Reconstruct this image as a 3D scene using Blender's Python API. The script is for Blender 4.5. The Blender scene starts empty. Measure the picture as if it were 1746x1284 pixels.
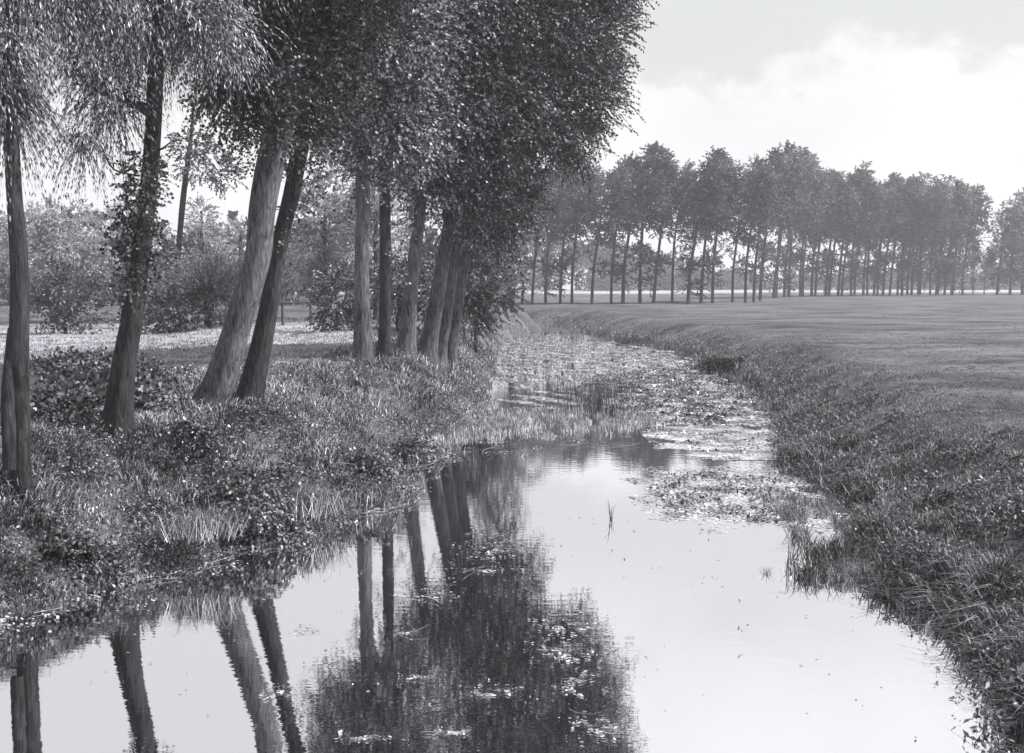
import bpy, math
import numpy as np
R = np.random.default_rng(7)
S = bpy.context.scene
rad = math.radians

# ------------------------------------------------------------------ camera
H = 3.2; F = 2000.0; PITCH = math.atan(0.08)
cam_d = bpy.data.cameras.new('camera'); cam = bpy.data.objects.new('camera', cam_d)
S.collection.objects.link(cam); S.camera = cam
cam.location = (0, 0, H); cam.rotation_euler = (rad(90) - PITCH, 0, 0)
cam_d.sensor_width = 36; cam_d.lens = 36 * F / 1746
cam_d.clip_start = 0.1; cam_d.clip_end = 6000
S.render.resolution_x, S.render.resolution_y = 1024, 753

# ------------------------------------------------------------------ world, sun, exposure
SUN_EL, SUN_AZ = 50, 86          # azimuth clockwise from +Y (view direction) towards +X
w = bpy.data.worlds.new('World'); S.world = w; w.use_nodes = True
wt = w.node_tree; wt.nodes.clear()
def wn(t, **k):
    n = wt.nodes.new(t)
    for a, b in k.items(): setattr(n, a, b)
    return n
sky = wn('ShaderNodeTexSky', sky_type='NISHITA', sun_disc=False)
sky.sun_elevation = rad(SUN_EL); sky.sun_rotation = rad(SUN_AZ); sky.dust_density = 3.0; sky.air_density = 1.0
bw = wn('ShaderNodeRGBToBW'); wt.links.new(sky.outputs[0], bw.inputs[0])
tc = wn('ShaderNodeTexCoord'); mp = wn('ShaderNodeMapping'); mp.inputs['Scale'].default_value = (1, 1, 1.5)
mp.inputs['Location'].default_value = (0.35, 0.1, 0.55)
wt.links.new(tc.outputs['Generated'], mp.inputs[0])
def wnoise(sc, det, ro):
    n = wn('ShaderNodeTexNoise'); n.inputs['Scale'].default_value = sc; n.inputs['Detail'].default_value = det; n.inputs['Roughness'].default_value = ro
    wt.links.new(mp.outputs[0], n.inputs['Vector']); return n.outputs['Fac']
def wmath(op, a, b, c=None):
    n = wn('ShaderNodeMath', operation=op)
    for k, v in enumerate((a, b, c)):
        if v is None: continue
        if isinstance(v, (int, float)): n.inputs[k].default_value = v
        else: wt.links.new(v, n.inputs[k])
    return n.outputs[0]
def wstep(v, lo, hi):
    n = wn('ShaderNodeMapRange', interpolation_type='SMOOTHSTEP'); n.inputs['From Min'].default_value = lo; n.inputs['From Max'].default_value = hi
    wt.links.new(v, n.inputs['Value']); return n.outputs[0]
sx = wn('ShaderNodeSeparateXYZ'); wt.links.new(tc.outputs['Generated'], sx.inputs[0]); zz_ = sx.outputs[2]
# a bank of cumulus low over the horizon, with looser cloud added higher up
c_low = wstep(wmath('SUBTRACT', wmath('MULTIPLY_ADD', wnoise(7.5, 7, .55), .30, .02), zz_), -.004, .03)
c_high = wstep(wnoise(2.6, 6, .55), .40, .52)  # high cloud added, mostly above the view, to brighten the water's reflection
c_high = wmath('MULTIPLY', c_high, wstep(zz_, .2, .36))
cloud = wmath('MAXIMUM', c_low, c_high)
inner = wmath('MULTIPLY', wnoise(5.0, 5, .6), 2.0)
mx = wn('ShaderNodeMix', data_type='FLOAT')
base = wmath('MULTIPLY_ADD', bw.outputs[0], .15, 4.0)
wt.links.new(cloud, mx.inputs[0]); wt.links.new(base, mx.inputs[2]); wt.links.new(wmath('ADD', inner, 4.75), mx.inputs[3])
tint = wn('ShaderNodeCombineColor')
for i, k in enumerate((0.985, 0.99, 1.0)):
    m_ = wn('ShaderNodeMath', operation='MULTIPLY'); m_.inputs[1].default_value = k
    wt.links.new(mx.outputs[0], m_.inputs[0]); wt.links.new(m_.outputs[0], tint.inputs[i])
bg = wn('ShaderNodeBackground'); bg.inputs[1].default_value = 0.1
wo = wn('ShaderNodeOutputWorld'); wt.links.new(tint.outputs[0], bg.inputs[0]); wt.links.new(bg.outputs[0], wo.inputs[0])

sl = bpy.data.lights.new('sun', 'SUN'); so = bpy.data.objects.new('sun', sl); S.collection.objects.link(so)
sl.energy = 5.0; sl.angle = rad(0.6); sl.color = (1.0, 0.985, 0.97)
so.location = (40, 20, 60); so.rotation_euler = (rad(90 - SUN_EL), 0, rad(-SUN_AZ) + math.pi)
# a sun lamp shines along its -Z: rotate so that -Z points from the sun's place to the ground
so.rotation_euler = (rad(-(90 - SUN_EL)), 0, rad(-SUN_AZ))
S.view_settings.view_transform = 'Standard'; S.view_settings.look = 'None'
S.view_settings.exposure = 0.78; S.view_settings.gamma = 1
S.cycles.use_denoising = True; S.cycles.denoiser = 'OPENIMAGEDENOISE'; S.cycles.denoising_input_passes = 'RGB_ALBEDO_NORMAL'; S.cycles.denoising_prefilter = 'ACCURATE'
S.cycles.max_bounces = 8; S.cycles.diffuse_bounces = 3; S.cycles.glossy_bounces = 3
S.cycles.transmission_bounces = 3; S.cycles.transparent_max_bounces = 4; S.cycles.volume_bounces = 0
S.cycles.sample_clamp_indirect = 4.0

# ------------------------------------------------------------------ helpers
def ray(px, py):
    px = np.asarray(px, float); py = np.asarray(py, float)
    u = (px - 873) / F; v = -(py - 642) / F
    c, s = math.cos(PITCH), math.sin(PITCH)
    return u, c + v * s, -s + v * c
def P(px, py, Y):
    a, b, c = ray(px, py); return np.array([a / b * Y, Y, H + c / b * Y])
def G(px, py, z=0.0):
    a, b, c = ray(px, py); k = (z - H) / c; return np.array([a * k, b * k, z])

def nmat(name):
    m = bpy.data.materials.new(name); m.use_nodes = True; m.node_tree.nodes.clear(); return m, m.node_tree
def tn(nt, t, ins=None, **k):
    n = nt.nodes.new(t)
    for a, b in k.items(): setattr(n, a, b)
    for a, b in (ins or {}).items(): n.inputs[a].default_value = b
    return n
def grey(v): return (v * 0.96, v * 0.968, min(1, v * 1.05), 1)
def ramp(nt, fac, lo, hi, p0=0.0, p1=1.0):
    r = tn(nt, 'ShaderNodeValToRGB'); e = r.color_ramp.elements
    e[0].position = p0; e[1].position = p1; e[0].color = grey(lo); e[1].color = grey(hi)
    nt.links.new(fac, r.inputs[0]); return r.outputs[0]

def leaf_mat(name, lo, hi, trans=0.25, rough=0.45, spec=0.5, skew=2.2, nsc=1.7):
    m, nt = nmat(name); L = nt.links.new
    g = tn(nt, 'ShaderNodeNewGeometry')
    pw = tn(nt, 'ShaderNodeMath', {1: skew}, operation='POWER'); L(g.outputs['Random Per Island'], pw.inputs[0]); col0 = ramp(nt, pw.outputs[0], lo, hi)
    tcn = tn(nt, 'ShaderNodeTexCoord'); nn = tn(nt, 'ShaderNodeTexNoise', {'Scale': nsc, 'Detail': 2.}); L(tcn.outputs['Object'], nn.inputs['Vector'])
    mr = tn(nt, 'ShaderNodeMapRange', {'From Min': .36, 'From Max': .66, 'To Min': .38, 'To Max': 1.55}); L(nn.outputs[0], mr.inputs['Value'])
    vm = tn(nt, 'ShaderNodeVectorMath', operation='MULTIPLY'); L(col0, vm.inputs[0]); L(mr.outputs[0], vm.inputs[1]); col = vm.outputs[0]
    p = tn(nt, 'ShaderNodeBsdfPrincipled', {'Roughness': rough, 'Specular IOR Level': spec})
    L(col, p.inputs['Base Color'])
    t = tn(nt, 'ShaderNodeBsdfTranslucent'); L(col, t.inputs[0])
    mx = tn(nt, 'ShaderNodeMixShader', {0: trans}); L(p.outputs[0], mx.inputs[1]); L(t.outputs[0], mx.inputs[2])
    o = tn(nt, 'ShaderNodeOutputMaterial'); L(mx.outputs[0], o.inputs[0]); return m

def bark_mat(name, lo, hi, sc=7.0):
    m, nt = nmat(name); L = nt.links.new
    c = tn(nt, 'ShaderNodeTexCoord'); mp = tn(nt, 'ShaderNodeMapping', {'Scale': (sc, sc, sc * 0.16)}); L(c.outputs['Object'], mp.inputs[0])
    n = tn(nt, 'ShaderNodeTexNoise', {'Scale': 3.2, 'Detail': 8, 'Roughness': .72, 'Distortion': .6}); L(mp.outputs[0], n.inputs['Vector'])
    n2 = tn(nt, 'ShaderNodeTexNoise', {'Scale': 1.1, 'Detail': 3}); L(c.outputs['Object'], n2.inputs['Vector'])
    ad = tn(nt, 'ShaderNodeMath', {1: 0.45}, operation='MULTIPLY_ADD'); L(n2.outputs[0], ad.inputs[0]); L(n.outputs[0], ad.inputs[2])
    col = ramp(nt, ad.outputs[0], lo, hi, .58, .88)
    p = tn(nt, 'ShaderNodeBsdfPrincipled', {'Roughness': .85, 'Specular IOR Level': .2}); L(col, p.inputs['Base Color'])
    b = tn(nt, 'ShaderNodeBump', {'Strength': 1., 'Distance': .11}); L(n.outputs[0], b.inputs['Height']); L(b.outputs[0], p.inputs['Normal'])
    o = tn(nt, 'ShaderNodeOutputMaterial'); L(p.outputs[0], o.inputs[0]); return m

def mesh(name, V, tris=None, quads=None, mats=(), midx=None, smooth=False):
    V = np.ascontiguousarray(V, np.float32)
    me = bpy.data.meshes.new(name); me.vertices.add(len(V)); me.vertices.foreach_set('co', V.ravel())
    nt = 0 if tris is None else len(tris); nq = 0 if quads is None else len(quads)
    loops = []; tot = np.empty(nt + nq, np.int32)
    if nt: loops.append(np.asarray(tris, np.int32).ravel()); tot[:nt] = 3
    if nq: loops.append(np.asarray(quads, np.int32).ravel()); tot[nt:] = 4
    loops = np.concatenate(loops); me.loops.add(len(loops)); me.loops.foreach_set('vertex_index', loops)
    me.polygons.add(nt + nq); st = np.zeros(nt + nq, np.int32); st[1:] = np.cumsum(tot)[:-1]
    me.polygons.foreach_set('loop_start', st)
    for m in mats: me.materials.append(m)
    if midx is not None: me.polygons.foreach_set('material_index', np.asarray(midx, np.int32))
    if smooth: me.polygons.foreach_set('use_smooth', np.ones(nt + nq, bool))
    me.update(calc_edges=True); return me

def link(name, me, parent=None, label=None, cat=None, group=None, kind=None, loc=(0, 0, 0)):
    o = bpy.data.objects.new(name, me); S.collection.objects.link(o); o.location = loc
    if parent: o.parent = parent
    for k, v in (('label', label), ('category', cat), ('group', group), ('kind', kind)):
        if v: o[k] = v
    return o
def empty(name, loc, label, cat, group=None):
    return link(name, None, None, label, cat, group, None, loc)

import zlib
def crc(t): return zlib.crc32(t.encode())
def norm(a): return a / np.maximum(np.linalg.norm(a, axis=-1, keepdims=True), 1e-9)
def sphere_dirs(n): return norm(R.normal(size=(n, 3)))

def wave(x, y, sc, seed, k=5):
    """cheap smooth noise in -1..1"""
    r = np.random.default_rng(seed); s = 0
    for i in range(k):
        a = r.uniform(0, 2 * math.pi); f = r.uniform(.6, 1.7) / sc; ph = r.uniform(0, 6.28)
        s = s + np.sin((x * math.cos(a) + y * math.sin(a)) * f * 2 * math.pi + ph + 1.3 * np.sin((x * math.sin(a) - y * math.cos(a)) * f * 3.1 + i))
    return s / k * 1.6

# leaves: rhombus quads
def leaf_geo(C, A, size, asp):
    n = len(C); A = norm(A); B = norm(np.cross(A, sphere_dirs(n))); N = np.cross(A, B)
    s = size[:, None] if np.ndim(size) else size
    hb = s * asp * .5
    V = np.empty((n, 4, 3)); V[:, 0] = C; V[:, 1] = C + A * s * .45 + B * hb + N * s * .06
    V[:, 2] = C + A * s; V[:, 3] = C + A * s * .45 - B * hb + N * s * .06
    return V.reshape(-1, 3), np.arange(4 * n).reshape(n, 4)

def ell_points(n, c, r, shell=.45):
    d = sphere_dirs(n); u = R.uniform(shell ** 3, 1, n) ** (1 / 3)
    return c + d * u[:, None] * r, d

# crown: shoots carrying leaves.  ells = [(centre, radii, n_shoots)]
def crown_geo(ells, K=12, L=(.5, .9), ls=.07, asp=.75, droop=.4, out=.7, up=.2, spread=.6, wind=0., twig=.006, shell=.45, clump=0., cmin_=.62):
    P0 = []; D = []
    for c, r, n in ells:
        c = np.asarray(c, float); r = np.asarray(r, float)
        p, d = ell_points(int(n), c, r, shell); P0.append(p); D.append(d)
    P0 = np.concatenate(P0); D = np.concatenate(D)
    if clump:
        cs = clump; q = wave(P0[:, 0] + .7 * P0[:, 2], P0[:, 1] - .4 * P0[:, 2], cs, 31, 4) + wave(P0[:, 2] - .3 * P0[:, 0], P0[:, 1] + .5 * P0[:, 0], cs * .8, 32, 4)
        k = R.random(len(P0)) < np.clip(cmin_ + .75 * q, .0 if cmin_ < .7 else .2, 1); P0, D = P0[k], D[k]
    n = len(P0)
    D = norm(D * out + sphere_dirs(n) * (1 - out) + np.array([wind, 0, up]))
    Ln = R.uniform(L[0], L[1], n)
    t = (np.arange(K) + .3) / K
    def pos(tt): return P0[:, None] + D[:, None] * (Ln[:, None, None] * tt[None, :, None]) + np.array([0, 0, -1.]) * (droop * Ln[:, None, None] * tt[None, :, None] ** 2)
    C = pos(t); tan = norm(D[:, None] + np.array([0, 0, -1.]) * (2 * droop * t[None, :, None]))
    A = norm(tan + sphere_dirs(n * K).reshape(n, K, 3) * spread + np.array([0, 0, -.25]))
    sz = R.uniform(.6, 1.15, n * K) * ls
    V, Q = leaf_geo(C.reshape(-1, 3), A.reshape(-1, 3), sz, asp)
    mi = np.zeros(len(Q), int)
    if twig:
        tt = np.array([0, .5, 1.]); c = pos(tt); off = norm(np.cross(D, [0.3, 1, .2])) * twig
        tv = np.stack([c[:, 0] - off, c[:, 0] + off, c[:, 1] - off * .7, c[:, 1] + off * .7, c[:, 2], c[:, 2] + off * .2], 1).reshape(-1, 3)
        b = len(V) + np.arange(n)[:, None] * 6
        tq = np.concatenate([b + [0, 1, 3, 2], b + [2, 3, 5, 4]])
        V = np.concatenate([V, tv]); Q = np.concatenate([Q, tq]); mi = np.concatenate([mi, np.ones(len(tq), int)])
    return V, Q, mi

def tube(pts, rr, seg=10, rough=0., ridges=7, flare=None, seed=0, cap=True, sub=8):
    pts = np.asarray(pts, float); rr = np.asarray(rr, float)
    # resample (catmull-rom)
    n = len(pts); T = []; RR = []
    for i in range(n - 1):
        p0, p1, p2, p3 = pts[max(i - 1, 0)], pts[i], pts[i + 1], pts[min(i + 2, n - 1)]
        for t in np.arange(sub) / sub:
            T.append(.5 * (2 * p1 + (p2 - p0) * t + (2 * p0 - 5 * p1 + 4 * p2 - p3) * t * t + (3 * p1 - p0 - 3 * p2 + p3) * t ** 3))
            RR.append(rr[i] * (1 - t) + rr[i + 1] * t)
    T.append(pts[-1]); RR.append(rr[-1]); T = np.array(T); RR = np.array(RR); m = len(T)
    tan = norm(np.gradient(T, axis=0)); ref = np.array([0., 1., 0.]) if abs(tan[0][1]) < .8 else np.array([1., 0, 0])
    X = norm(np.cross(tan, ref)); Y = np.cross(tan, X)
    th = np.linspace(0, 2 * math.pi, seg, endpoint=False)
    rg = np.random.default_rng(seed)
    ph = rg.uniform(0, 6.28, 4); zz = np.arange(m)[:, None] / max(1, m - 1)
    mod = 1 + rough * (np.sin(ridges * th + ph[0] + 2.2 * np.sin(zz * 5 + ph[1])) * .6 + np.sin((ridges * 2 + 1) * th + ph[2] + 3 * zz) * .4 + .7 * np.sin(2 * th + ph[3] + zz * 7))
    if flare: mod = mod * (1 + flare * np.exp(-zz * 9) * (1 + .5 * np.sin(3 * th + ph[1])))
    V = T[:, None] + (X[:, None] * np.cos(th)[None, :, None] + Y[:, None] * np.sin(th)[None, :, None]) * (RR[:, None] * mod)[:, :, None]
    i, j = np.meshgrid(np.arange(m - 1), np.arange(seg), indexing='ij'); j2 = (j + 1) % seg
    Q = np.stack([i * seg + j, (i + 1) * seg + j, (i + 1) * seg + j2, i * seg + j2], -1).reshape(-1, 4)
    V = V.reshape(-1, 3)
    if cap:
        V = np.concatenate([V, T[-1:] + tan[-1:] * RR[-1] * .3]); k = len(V) - 1; b = (m - 1) * seg
        Tt = np.stack([b + np.arange(seg), b + (np.arange(seg) + 1) % seg, np.full(seg, k)], 1)
    else: Tt = None
    return V, Q, Tt
def tube_mesh(name, mat, *a, **k):
    V, Q, T = tube(*a, **k); return mesh(name, V, T, Q, [mat], smooth=True)
def join_geo(parts):
    VV, QQ, TT = [], [], []; o = 0
    for V, Q, T in parts:
        VV.append(V); QQ.append(Q + o)
        if T is not None: TT.append(T + o)
        o += len(V)
    return np.concatenate(VV), np.concatenate(QQ), (np.concatenate(TT) if TT else None)

# ------------------------------------------------------------------ materials
M_bark = bark_mat('bark', .02, .24)
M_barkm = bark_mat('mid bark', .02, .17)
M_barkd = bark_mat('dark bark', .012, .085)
M_barkf = bark_mat('far bark', .02, .06, 3)
M_twig = bark_mat('twig bark', .03, .10)
M_willow = leaf_mat('willow leaf', .025, .75, .25, .4)
M_poplar = leaf_mat('poplar leaf', .03, .6, .22, .5, .35)
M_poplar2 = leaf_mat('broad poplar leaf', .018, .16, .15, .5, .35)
M_poplard = leaf_mat('dark poplar leaf', .018, .3, .2, .5, .35)  # darker leaf tone for the tight group of three poplars
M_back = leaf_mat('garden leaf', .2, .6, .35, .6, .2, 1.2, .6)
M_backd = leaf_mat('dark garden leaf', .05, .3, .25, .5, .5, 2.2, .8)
M_far = leaf_mat('avenue leaf', .07, .2, .22, .6, .3, 2.2, .35)
M_grass = leaf_mat('bank grass blade', .012, .85, .26, .45, .4, 2.9, .9)
M_herb = leaf_mat('bank herb leaf', .015, .38, .25, .4)
M_meadow = leaf_mat('meadow blade', .035, .27, .25, .55)
M_lawn = leaf_mat('lawn blade', .24, .38, .3, .55, .3, 1.)
M_reed = leaf_mat('reed blade', .06, .6, .3, .45)
M_sedge = leaf_mat('sedge blade', .03, .16, .2, .4)
M_black = leaf_mat('blackish foliage', .012, .07, .1, .6, .2)
M_straw = leaf_mat('bleached straw', .15, .5, .1, .5, .3, 1.2)
M_pad = leaf_mat('floating leaf', .2, .52, .05, .3, .7, 1.)
M_raft = leaf_mat('raft leaf', .08, .5, .05, .3, .7, 1.2)
M_padd = leaf_mat('dark floating leaf', .04, .2, .05, .35, .6)
M_wood = bark_mat('weathered wood', .06, .2)

# ------------------------------------------------------------------ river outline (world coordinates on the water plane)
Lpx = [(-420, 1180), (-150, 1094), (0, 1060), (130, 1022), (300, 974), (450, 925), (560, 892), (680, 868), (705, 840), (675, 800), (690, 765), (780, 738),
       (850, 720), (840, 690), (835, 665), (850, 645), (848, 620), (850, 600), (865, 583), (900, 570), (930, 563), (890, 556.5), (800, 553), (680, 551)]
Rpx = [(680, 545), (820, 546), (930, 549), (975, 554), (985, 563), (1010, 572), (1060, 582), (1120, 592), (1180, 608), (1225, 630), (1275, 665), (1308, 700), (1322, 740),
       (1318, 775), (1335, 800), (1400, 835), (1450, 870), (1470, 905), (1450, 950), (1500, 1010), (1600, 1040), (1655, 1090), (1672, 1160), (1715, 1250), (1790, 1330), (1950, 1500)]
Lw = np.array([G(a, b)[:2] for a, b in Lpx]); Rw = np.array([G(a, b)[:2] for a, b in Rpx])
Lw = np.vstack([[-30, 4], [-12, 9.2], Lw]); Rw = np.vstack([Rw, [5.2, 3], [6.5, -30]])
POLY = np.vstack([Lw, Rw, [[-30, -30]]])
DITCH = np.array([G(a, b, .62)[:2] for a, b in [(-260, 700), (40, 692), (118, 715), (112, 738), (60, 752), (30, 775), (18, 806), (-260, 806)]])

def seg_dist(x, y, A, B):
    d = np.full(x.shape, 1e9)
    for a, b in zip(A, B):
        ab = b - a; L2 = max(ab @ ab, 1e-12)
        t = np.clip(((x - a[0]) * ab[0] + (y - a[1]) * ab[1]) / L2, 0, 1)
        d = np.minimum(d, np.hypot(x - a[0] - t * ab[0], y - a[1] - t * ab[1]))
    return d
def inside(x, y, poly):
    c = np.zeros(x.shape, bool); n = len(poly)
    for i in range(n):
        a, b = poly[i], poly[i - 1]
        if a[1] == b[1]: continue
        c ^= ((a[1] > y) != (b[1] > y)) & (x < (b[0] - a[0]) * (y - a[1]) / (b[1] - a[1]) + a[0])
    return c
def sstep(t): t = np.clip(t, 0, 1); return t * t * (3 - 2 * t)

def terrain(x, y):
    """height, distance to left edge, distance to right edge, in-river mask"""
    x = np.asarray(x, float); y = np.asarray(y, float)
    jx = x + .10 * wave(x, y, 1.3, 1) ; jy = y + .10 * wave(x, y, 1.1, 2)
    dl = seg_dist(jx, jy, Lw[:-1], Lw[1:]); dr = seg_dist(jx, jy, Rw[:-1], Rw[1:])
    inn = inside(jx, jy, POLY); left = dl < dr
    far = sstep((y - 22) / 20)
    wl = 2.9 - 1.2 * far
    hl = 1.3 + .07 * wave(x, y, 4, 3)
    back = sstep((-x - 7.5 - .12 * np.clip(y - 12, 0, 60) ) / 5) * sstep((y - 17) / 8)
    hl = hl - .28 * back * (left)
    zl = -.12 + (hl + .12) * np.clip((.14 + .1 * far) * sstep(dl / .5) + (.86 - .1 * far) * sstep(dl / wl), 0, 1)
    hr = 1.05 + .05 * wave(x, y, 9, 4) + .25 * sstep((y - 110) / 60) * sstep((x - 25) / 30)
    zr = -.12 + (hr + .12) * np.clip(.3 * sstep(dr / .5) + .7 * sstep(dr / 3.0), 0, 1)
    z = np.where(left, zl, zr)
    z = z + .035 * wave(x, y, .8, 5) * sstep(np.minimum(dl, dr) / 1.0) * (1 - sstep((y - 40) / 30))
    z = np.where(inn, -.12 - .5 * sstep(np.minimum(dl, dr) / 1.2), z)
    dd = seg_dist(x, y, DITCH, np.roll(DITCH, -1, 0)); dd = np.where(inside(x, y, DITCH), -dd, dd)
    zd = .62 + np.where(dd < 0, -.3 * sstep(-dd / .4) - .05, -.05 + .8 * sstep(dd / 1.0))
    z = np.where(left & ~inn & (dd < 1.0), np.minimum(z, zd), z)
    return z, dl, dr, inn, left, dd

# ground sheet
def axis(lo, hi, fine_lo, fine_hi, step, grow=1.055):
    a = list(np.arange(fine_lo, fine_hi, step)); s = step; v = a[-1]
    while v < hi: s *= grow; v += s; a.append(v)
    s = step; v = a[0]; pre = []
    while v > lo: s *= grow; v -= s; pre.append(v)
    return np.array(pre[::-1] + a)
gx = axis(-2500, 2500, -9, 9, .11); gy = axis(-40, 4000, 5, 40, .14, 1.03)
X, Y = np.meshgrid(gx, gy); Z, DL, DR, INN, LEFT, DD = terrain(X, Y)
nx, ny = len(gx), len(gy)
i, j = np.meshgrid(np.arange(ny - 1), np.arange(nx - 1), indexing='ij')
Q = np.stack([i * nx + j, i * nx + j + 1, (i + 1) * nx + j + 1, (i + 1) * nx + j], -1).reshape(-1, 4)
LAWN = (LEFT & ~INN & (X < -.145 * Y + .6) & (DL > 4) & (Y > 23) & (Y < 62)).astype(float) * sstep((Y - 23) / 3)
FARF = sstep((Y - 215) / 30)  # far field paler: its sunlit look is put into the turf colour
mg, nt = nmat('turf and soil'); L_ = nt.links.new
at = tn(nt, 'ShaderNodeAttribute', attribute_name='zone')
co = tn(nt, 'ShaderNodeTexCoord')
n1 = tn(nt, 'ShaderNodeTexNoise', {'Scale': 9., 'Detail': 8, 'Roughness': .7}); L_(co.outputs['Object'], n1.inputs['Vector'])
mpg = tn(nt, 'ShaderNodeMapping', {'Scale': (.16, .4, .2)}); L_(co.outputs['Object'], mpg.inputs[0])
n2 = tn(nt, 'ShaderNodeTexNoise', {'Scale': 1., 'Detail': 6, 'Roughness': .65}); L_(mpg.outputs[0], n2.inputs['Vector'])
av = tn(nt, 'ShaderNodeMath', {1: .9}, operation='MULTIPLY_ADD'); L_(n2.outputs[0], av.inputs[0])
hf = tn(nt, 'ShaderNodeMath', {1: .5}, operation='MULTIPLY'); L_(n1.outputs[0], hf.inputs[0]); L_(hf.outputs[0], av.inputs[2])
c1 = ramp(nt, av.outputs[0], .03, .15, .56, .86)
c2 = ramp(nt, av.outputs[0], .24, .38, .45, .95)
sp = tn(nt, 'ShaderNodeSeparateColor'); L_(at.outputs['Color'], sp.inputs[0])
mm = tn(nt, 'ShaderNodeMix', data_type='RGBA'); L_(sp.outputs[0], mm.inputs[0]); L_(c1, mm.inputs[6]); L_(c2, mm.inputs[7])
pb = tn(nt, 'ShaderNodeBsdfPrincipled', {'Roughness': .95, 'Specular IOR Level': .1}); L_(mm.outputs[2], pb.inputs['Base Color'])
bp = tn(nt, 'ShaderNodeBump', {'Strength': .7, 'Distance': .08}); L_(n1.outputs[0], bp.inputs['Height']); L_(bp.outputs[0], pb.inputs['Normal'])
og = tn(nt, 'ShaderNodeOutputMaterial'); L_(pb.outputs[0], og.inputs[0])
gm = mesh('ground', np.stack([X, Y, Z], -1).reshape(-1, 3), None, Q, [mg], smooth=True)
ca = gm.attributes.new('zone', 'FLOAT_COLOR', 'POINT'); z4 = np.zeros((X.size, 4), np.float32)
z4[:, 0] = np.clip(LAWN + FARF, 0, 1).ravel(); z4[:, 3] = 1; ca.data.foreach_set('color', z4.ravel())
link('ground', gm, kind='structure', label='grassy river banks, meadow and lawn')

# water
mw, nt = nmat('still river water'); L_ = nt.links.new
co = tn(nt, 'ShaderNodeTexCoord'); mpw = tn(nt, 'ShaderNodeMapping', {'Scale': (1., 2.4, 1.)}); L_(co.outputs['Object'], mpw.inputs[0])
nw = tn(nt, 'ShaderNodeTexNoise', {'Scale': 3.2, 'Detail': 3, 'Roughness': .5}); L_(mpw.outputs[0], nw.inputs['Vector'])
bw_ = tn(nt, 'ShaderNodeBump', {'Strength': .03, 'Distance': .03}); L_(nw.outputs[0], bw_.inputs['Height'])
gl = tn(nt, 'ShaderNodeBsdfGlossy', {'Color': (.96, .965, .98, 1), 'Roughness': .0}); L_(bw_.outputs[0], gl.inputs['Normal'])
df = tn(nt, 'ShaderNodeBsdfDiffuse', {'Color': grey(.025)})
mxw = tn(nt, 'ShaderNodeMixShader', {0: .95}); L_(df.outputs[0], mxw.inputs[1]); L_(gl.outputs[0], mxw.inputs[2])
ow = tn(nt, 'ShaderNodeOutputMaterial'); L_(mxw.outputs[0], ow.inputs[0])
wv = np.array([[-60, -35, 0], [60, -35, 0], [60, 140, 0], [-60, 140, 0]], float)
link('river_water', mesh('river_water', wv, None, np.array([[0, 1, 2, 3]]), [mw]), kind='structure', label='still river water mirroring trees and bright sky')
dv = np.array([[a, b, .62] for a, b in DITCH]); c0, c1_ = dv.min(0) - .3, dv.max(0) + .3
link('ditch_water', mesh('ditch_water', np.array([[c0[0], c0[1], .62], [c1_[0], c0[1], .62], [c1_[0], c1_[1], .62], [c0[0], c1_[1], .62]]), None, np.array([[0, 1, 2, 3]]), [mw]), kind='structure', label='small bright ditch behind the left bank')

# ------------------------------------------------------------------ trees
def zt(x, y): return float(terrain(np.array([x]), np.array([y]))[0][0])

def make_trunk(spec, d, mat, parent, base, seed, seg=40, rough=.024, flare=.42, name='trunk'):
    """spec = [(px, py, half width px)], depth d"""
    pts = [P(a, b, d + (dd[0] if dd else 0)) for a, b, c, *dd in spec]; rr = [c * d / F for a, b, c, *dd in spec]
    p0 = pts[0].copy(); p0[2] = min(p0[2], base[2]) - .35
    pts = [p0] + pts; rr = [rr[0] * 1.08] + rr
    pts = np.array(pts) - base
    me = tube_mesh(name, mat, pts, rr, seg=seg, rough=rough, ridges=13, flare=flare, seed=seed)
    return link(name, me, parent), pts, rr

def branch(parent, a, b, r, mat, seed, sag=.15):
    a = np.asarray(a, float); b = np.asarray(b, float); rg = np.random.default_rng(seed)
    L = np.linalg.norm(b - a); m1 = a * .66 + b * .34 + rg.normal(size=3) * .06 * L + [0, 0, sag * L * .5]; m2 = a * .3 + b * .7 + rg.normal(size=3) * .06 * L + [0, 0, sag * L * .4]
    V, Qd, T = tube([a, m1, m2, b], [r, r * .75, r * .5, r * .15], seg=8, rough=.03, seed=seed, sub=4)
    parts = [(V, Qd, T)]
    for k in range(4):
        t = rg.uniform(.35, .95); p = m1 * (1 - t) + b * t if t > .5 else a * (1 - t) + m2 * t
        e = p + norm(rg.normal(size=3) + norm(b - a) * .9) * L * rg.uniform(.2, .35)
        parts.append(tube([p, (p + e) / 2 + [0, 0, .05 * L], e], [r * .35, r * .22, r * .06], seg=5, sub=3))
    V, Qd, T = join_geo(parts)
    return link('branch', mesh('branch', V, T, Qd, [mat], smooth=True), parent)

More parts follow.
